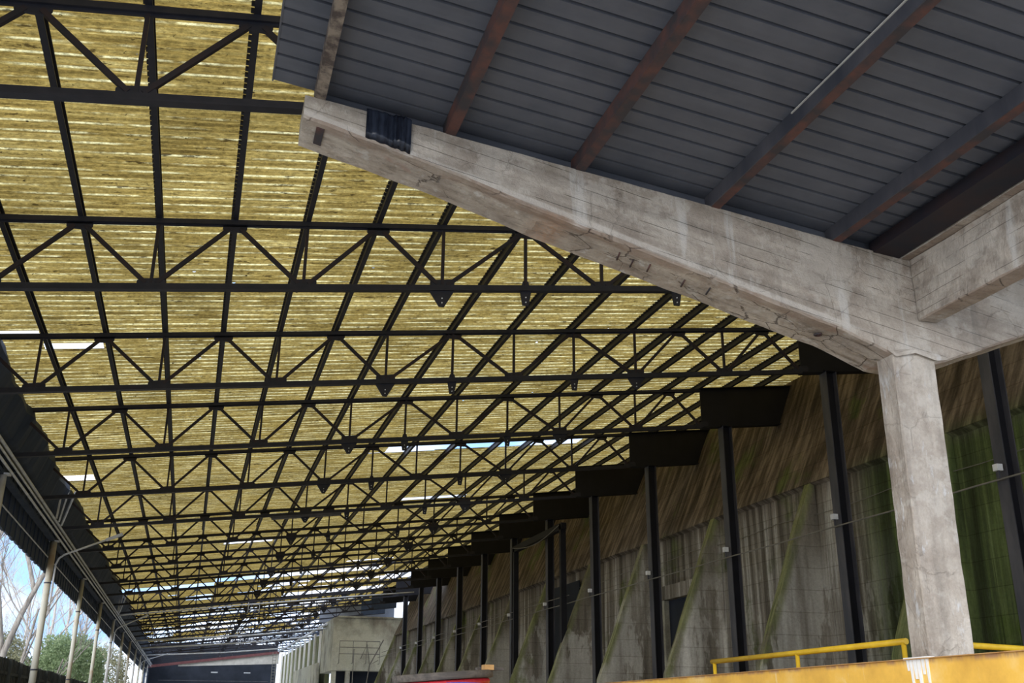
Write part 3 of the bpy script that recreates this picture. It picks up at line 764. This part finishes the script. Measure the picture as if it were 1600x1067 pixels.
for (x, z, r, lab) in ((-5.02, 6.30, .045, 'pale pipe along the left eave, the upper and thickest'), (-4.98, 6.08, .03, 'pale pipe along the left eave, second from the top'), (-5.00, 5.90, .035, 'pale pipe along the left eave, resting just above the pole heads'), (-5.40, 5.35, .022, 'thin pale pipe fixed low on the left cladding')):
    tag(build('eave_pipe', MB().tube([(x, 6 + i*8, z) for i in range(20)], r, 8), M['pale'], origin=(x,6,z)), lab, 'pipe', 'pipes along the left eave')
pyl = [17.3 + 11.55*i for i in range(12)]
for i, y in enumerate(pyl):
    m = [M['galvrust'], M['galvrust'], M['galv'], M['galvrust'], M['galvrust'], M['galv']][i % 6]
    if i == 1: m = M['galv']
    if i == 2: m = M['galvrust']
    lab = ['pole nearest the camera', 'pale pole cut off by the left edge of the picture', 'tall white and rust-stained pole standing in front of the bare trees', 'plain grey pole, next one right of the rust-stained pole',
           'yellowed pole standing before the green bushes', 'yellowed pole beside the second lamp arm'][i] if i < 6 else f'thin far pole under the left eave, {ORD[i-6]} beyond the second lamp'
    p = thing('eave_pole', 'tubular ' + lab if i < 1 else lab, 'pole', (-5.15, y, GR), 'tubular poles under the left eave')
    build('shaft', MB().tube([(-5.15, y, GR), (-5.15, y, 5.80)], .095 if i != 2 else .115, 12), m, p)
    for z in (1.35, 4.3): build('collar', MB().tube([(-5.15, y, z), (-5.15, y, z+.05)], .105 if i != 2 else .125, 12), M['post'], p)
    build('head_plate', MB().box((-5.32, y-.15, 5.78), (-4.98, y+.15, 5.82)), M['pale'], p)
for (y, lab) in ((39.5, 'pale steel braces in a V under the roof edge at the white sheet gap'), (76, 'pale steel braces in a V under the far left eave')):
    g = thing('eave_brace', lab, 'brace', (-5, y, 6.3), None)
    for a in (-.35, 0, .35): build('strut', MB().bar((-4.98, y+a*2.2, 6.35), (-4.80+a*.5, y+a*1.2, 7.55), .06, .05), M['pale'], g)
def lamp(y, z0, z1, reach, lab):
    g = thing('lamp_arm', lab, 'lamp', (-4.9, y, z0), 'lamp arms on the left poles')
    pts = [(-5.08, y, z0-.1), (-4.98, y, z0), (-4.98, y, z1-.35), (-4.90, y, z1-.12), (-4.74, y, z1+.02), (-4.9+reach, y-.1, z1+.62)]
    build('arm', MB().tube(pts, .035, 8), M['pale'], g)
    a = Vector(pts[-2]); b = Vector(pts[-1]); d = (b-a).normalized()
    build('lamp_head', MB().bar(b - d*.05, b + d*.55, .16, .09), M['pale'], g)
lamp(40.4, 3.6, 5.32, 1.55, 'curved pale lamp arm reaching out from the rust-stained pole')
lamp(75.05, 3.4, 5.30, 1.40, 'smaller far lamp arm on the yellowed pole')
lamp(121.25, 3.4, 5.20, 2.0, 'farthest tiny lamp arm near the shed end')
g = thing('overhead_pipe', 'long thin pale pipe spanning the yard high up from the far left eave', 'pipe', (-4.9, 74, 6.2))
build('pipe', MB().tube([(-4.95, 76, 6.15), (-4.5, 76, 6.22), (3.8, 76, 7.20), (11, 76, 8.0), (15.3, 76, 8.45)], .045, 8), M['pale'], g)
build('cage', MB().box((3.5, 75.8, 6.8), (4.3, 75.84, 6.84)).box((3.5, 75.8, 7.15), (4.3, 75.84, 7.19)).box((3.5, 75.8, 6.6), (3.54, 75.84, 7.3)).box((4.26, 75.8, 6.6), (4.30, 75.84, 7.3)), M['pale'], g)
for (y, x0, x1, lab) in ((100.6, -4.8, 15.2, 'pale overhead pipe crossing the yard below the broken roof sheets'), (112, -4.8, 15.2, 'second farther pale overhead pipe crossing the yard'), (126, -5.1, 12.6, 'farthest pale overhead pipe crossing in front of the shed end')):
    tag(build('overhead_pipe', MB().tube([(x0, y, 6.0), ((x0+x1)/2, y, 6.75 if y < 120 else 6.5), (x1, y, 7.9 if y < 120 else 7.3)], .07, 8), M['pale'], origin=(x0,y,6)), lab, 'pipe')
tag(build('cable_tray', MB().bar((2.5, 41.3, zb(2.5)-.10), (5.2, 41.3, zb(5.2)-.10), .30, .10), M['post'], origin=(3.9,41.3,zb(3.9))), 'grey cable tray slung under the sixth roof truss', 'cable tray')
tag(build('light_fitting', MB().prism([(1.46,11.9,8.36), (1.62,11.9,8.36), (1.62,11.9,8.20), (1.46,11.9,8.20)], (0,.25,0)).box((1.2,11.95,8.36),(1.75,12.1,8.42)), M['girder'], origin=(1.5,12,8.2)), 'small dark box hanging from the roof just below the concrete arm', 'box')

# ------------------------------------------------------------------ fence, trees and bushes outside on the left
fe = thing('fence', 'dark mossy board fence outside the left eave', 'fence', (-7, 50, GR))
mb = MB()
for i in range(600):
    y = 20 + i * .2
    mb.box((-7.05 + .02*(i % 2), y, GR), (-7.02 + .02*(i % 2), y + .185, 2.0 + .06*noise.noise(Vector((y*3,0,0))) + .10*noise.noise(Vector((y*.2,3,0)))))
build('boards', mb, M['fence'], fe)
build('rail', MB().box((-7.00, 20, 1.4), (-6.94, 140, 1.5)), M['fence'], fe)
for i in range(41): build('fence_post', MB().box((-6.96, 20+i*3, GR), (-6.84, 20.12+i*3, 1.95)), M['fence'], fe)

def grow(mb, p, d, L, r, depth, R2, spread=.5, kids=3):
    n = 4; pts = [Vector(p)]; dd = Vector(d).normalized()
    for i in range(n):
        dd = (dd + Vector((R2.gauss(0,.10), R2.gauss(0,.10), R2.gauss(0,.06) + .03))).normalized(); pts.append(pts[-1] + dd * L / n)
    rs = [r * (1 - .42*i/n) for i in range(n+1)]
    mb.tube(pts, rs, 7 if depth > 2 else 4 if depth > 1 else 3, False)
    if depth == 0: return
    for k in range(kids):
        t = R2.uniform(.35, 1.0); j = min(n-1, int(t*n)); q = pts[j].lerp(pts[j+1], t*n - j)
        nd = (dd + Vector((R2.gauss(0, spread), R2.gauss(0, spread), R2.uniform(-.15, .45)))).normalized()
        grow(mb, q, nd, L * R2.uniform(.55, .8), r * R2.uniform(.42, .62) , depth - 1, R2, spread, kids)
def tree(name, base, h, r, seed, mat, label, cat='tree', group=None, depth=5, lean=(0,0), kids=3, spread=.5):
    mb = MB(); R2 = random.Random(seed)
    grow(mb, base, (lean[0], lean[1], 1), h*.55, r, depth, R2, spread, kids)
    o = build(name, mb, mat, origin=base)
    return tag(o, label, cat, group)
near = [((-11.6,74,GR), 19, .26, 3, (-.03,0), 'thick pale bare trunk farthest left behind the fence'), ((-10.7,76,GR), 20, .22, 5, (.05,0), 'tall forked bare tree behind the fence, just right of the thick trunk'),
        ((-10.0,70,GR), 14, .12, 9, (.06,0), 'slim bare tree leaning right behind the fence'), ((-13.2,80,GR), 21, .22, 12, (-.1,0), 'bare tree leaning out at the left edge of the picture'), ((-8.9,72,GR), 9, .08, 21, (.25,0), 'thin slanting sapling in front of the rust-stained pole')]
for b, h, r, sd, ln, lab in near: tree('bare_tree', b, h, r, sd, M['bark'], lab, group='bare trees behind the fence', lean=ln, spread=.33)
protos = []
for s in range(5):
    mb = MB(); R2 = random.Random(100+s); grow(mb, (0,0,0), (0,0,1), 8.5, .10, 4, R2, .42, 3); mb_v = mb
    me = bpy.data.meshes.new('woodland_tree'); me.from_pydata([tuple(v) for v in mb.v], [], mb.f); me.polygons.foreach_set('use_smooth', mb.sm); me.materials.append(M['twig']); protos.append(me)
R3 = random.Random(5)
for i in range(36):
    y = R3.uniform(88, 175); x = -y*R3.uniform(.045, .185) - 4.5
    o = bpy.data.objects.new('woodland_tree', protos[i % 5]); COL.objects.link(o)
    o.location = (x, y, 0); o.rotation_euler = (0, 0, R3.uniform(0, 6.28)); s = R3.uniform(.8, 1.35); o.scale = (s, s, s)
    tag(o, 'slender pale bare woodland tree in the thicket beyond the left fence', 'tree', 'thicket of bare trees')
def bush(c, rx, rz, n, seed, mat, lab, size=.10):
    mb = MB(); R2 = random.Random(seed)
    for i in range(n):
        a = R2.uniform(0, 6.283); u = R2.uniform(-.35, 1); rr = R2.uniform(.45, 1) ** .5
        k = 1 + .35*noise.noise(Vector((math.cos(a)*2+seed, math.sin(a)*2, u*3)))
        p = Vector((c[0] + rx*k*rr*math.cos(a)*math.sqrt(max(0,1-u*u)), c[1] + rx*k*rr*math.sin(a)*math.sqrt(max(0,1-u*u)), c[2] + rz*.4 + rz*k*rr*u))
        d = Vector((R2.gauss(0,1), R2.gauss(0,1), R2.gauss(0,1))).normalized(); e = d.cross(Vector((R2.gauss(0,1), R2.gauss(0,1), R2.gauss(0,1)))).normalized(); s = size*R2.uniform(.6,1.5)
        mb.add([p - d*s, p + e*s*.5, p + d*s, p - e*s*.5], [(0,1,2,3)])
    o = thing('bush', lab, 'bush', (c[0], c[1], GR), 'bushes behind the fence')
    build('foliage', mb, mat, o)
    st = MB()
    for k in range(6):
        a = k*1.05; st.tube([(c[0], c[1], GR), (c[0]+rx*.3*math.cos(a), c[1]+rx*.3*math.sin(a), c[2]*.5+GR*.5), (c[0]+rx*.5*math.cos(a), c[1]+rx*.5*math.sin(a), c[2]+rz*.5)], [.06,.045,.02], 5)
    build('stem', st, M['bark'], o)
bush((-8.6, 84, 1.6), 2.6, 2.6, 9000, 1, M['leaf'], 'bright green bush behind the fence between the grey and the yellowed pole')
bush((-9.6, 98, 2.0), 2.8, 3.0, 8000, 2, M['leaf'], 'green bush farther back behind the yellowed pole')
bush((-13.6, 84, 1.8), 2.6, 2.6, 8000, 3, M['leafdull'], 'olive twiggy bush right of the bare trunks')
bush((-15.8, 82, 2.2), 2.2, 3.4, 7000, 4, M['leaf'], 'green bush at the left edge behind the bare trunks')
bush((-9.2, 122, 2.2), 3.4, 3.2, 8000, 6, M['leafdull'], 'dull olive bush seen between the far poles')

# ------------------------------------------------------------------ far end of the yard
tw = thing('concrete_tower', 'pale lime-stained concrete block at the far end of the mossy wall', 'concrete block', (14, 96, GR))
build('block_body', MB().box((12.05, 95.6, 3.6), (20, 104, 8.15)), M['tower'], tw)
for x in (12.15, 13.4, 19): build('pier', MB().box((x, 95.7, GR), (x+.35, 96.4, 3.6)), M['tower'], tw)
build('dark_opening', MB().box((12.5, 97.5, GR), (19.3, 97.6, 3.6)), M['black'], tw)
build('upper_cladding', MB().prism([(11.6, 103.4, 8.3), (18.9, 103.4, 8.3), (18.9, 103.4, zt(18.9)), (11.6, 103.4, zt(11.6))], (0, .2, 0)), M['grey_clad'], tw)
build('top_slab', MB().box((12.4, 95.4, 8.15), (20, 104, 8.3)), M['tower'], tw)
rl = thing('guard_rail', 'thin metal guard railing on the face of the pale concrete block', 'railing', (14, 95.2, 3.5))
for z in (5.0, 5.55, 6.1): build('rail', MB().tube([(12.6, 95.0, z), (16.2, 95.0, z)], .03, 6), M['wire'], rl)
for x in (12.6, 13.8, 15.0, 16.2): build('rail_post', MB().tube([(x, 95.58, 4.2), (x, 95.0, 4.2), (x, 95.0, 6.1)], .03, 6), M['wire'], rl)
sf = thing('stair_frame', 'pale crooked pipe frame leaning at the end of the mossy wall', 'pipe frame', (14.6, 90, GR))
build('rail', MB().tube([(13.9, 91, 4.4), (14.4, 91, 5.6), (14.7, 91, 3.9), (15.4, 91, 4.3)], .035, 6), M['wire'], sf)
build('leg', MB().tube([(14.0, 91, GR), (14.7, 91, 3.9), (15.8, 91, 6.0)], .05, 6), M['wire'], sf)
build('post', MB().tube([(13.3, 91, GR), (13.3, 91, 5.2)], .04, 6), M['wire'], sf)
# row of white pilasters with low mossy wall
struct('wall_back_right', MB().box((12.6, 104.2, GR), (13.0, 156, 7.6)), M['fin'])
for i in range(10):
    y = 105.5 + i * 4.9; h = 7.7
    tag(build('white_pilaster', MB().box((12.02, y, GR), (12.18, y+.7, h)), M['white'], origin=(12,y,GR)), 'white pilaster below the far gutter, ' + (f'{ORD[i-1]} after the one nearest the concrete block' if i else 'next to the pale concrete block'), 'pilaster', 'white pilasters at the far end')
tag(build('mossy_low_wall', MB().box((11.75, 104.5, GR), (12.0, 128, 4.6)), M['tower'], origin=(11.9,104,GR)), 'low mossy concrete wall under the far white pilasters', 'wall')
tag(build('far_gutter', MB().tube([(11.9, 100, 7.9), (11.9, 154, 8.2)], .12, 8), M['pale'], origin=(11.9,100,7.9)), 'pale gutter pipe running above the far white pilasters', 'gutter')
ld = thing('ladder', 'thin metal ladder against the far shed end, right corner', 'ladder', (11.4, 152, 2))
for x in (10.95, 11.4): build('rail', MB().box((x, 152, GR), (x+.06, 152.06, 8.0)), M['wire'], ld)
for i in range(24): build('rung', MB().box((11.0, 152, GR+.3+i*.39), (11.4, 152.05, GR+.36+i*.39)), M['wire'], ld)
se = thing('shed_end', 'dark shed building closing the far end of the yard', 'shed', (3, 158, GR))
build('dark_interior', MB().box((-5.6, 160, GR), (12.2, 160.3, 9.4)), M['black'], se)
build('side_wall', MB().box((-5.9, 154.5, GR), (-5.4, 160.3, 8)), M['clad'], se)
build('cream_fascia', MB().prism([(-1.5, 154.2, 6.0), (12.0, 154.2, 6.55), (12.0, 154.2, 8.0), (-1.5, 154.2, 6.55)], (0, .2, 0)), M['cream'], se)
build('red_eaves_beam', MB().bar((-5.4, 154, 5.9), (12.0, 154, 8.1), .3, .35), M['red'], se)
for (x, lab) in ((3.0, 0), (7.5, 1)): build('ceiling_lamp', MB().box((x, 157, 5.3), (x+.9, 157.15, 5.45)), M['pale'], se)
for z in (3.4, 4.2): build('rail', MB().box((-4, 158, z), (11, 158.1, z+.12)), M['post'], se)
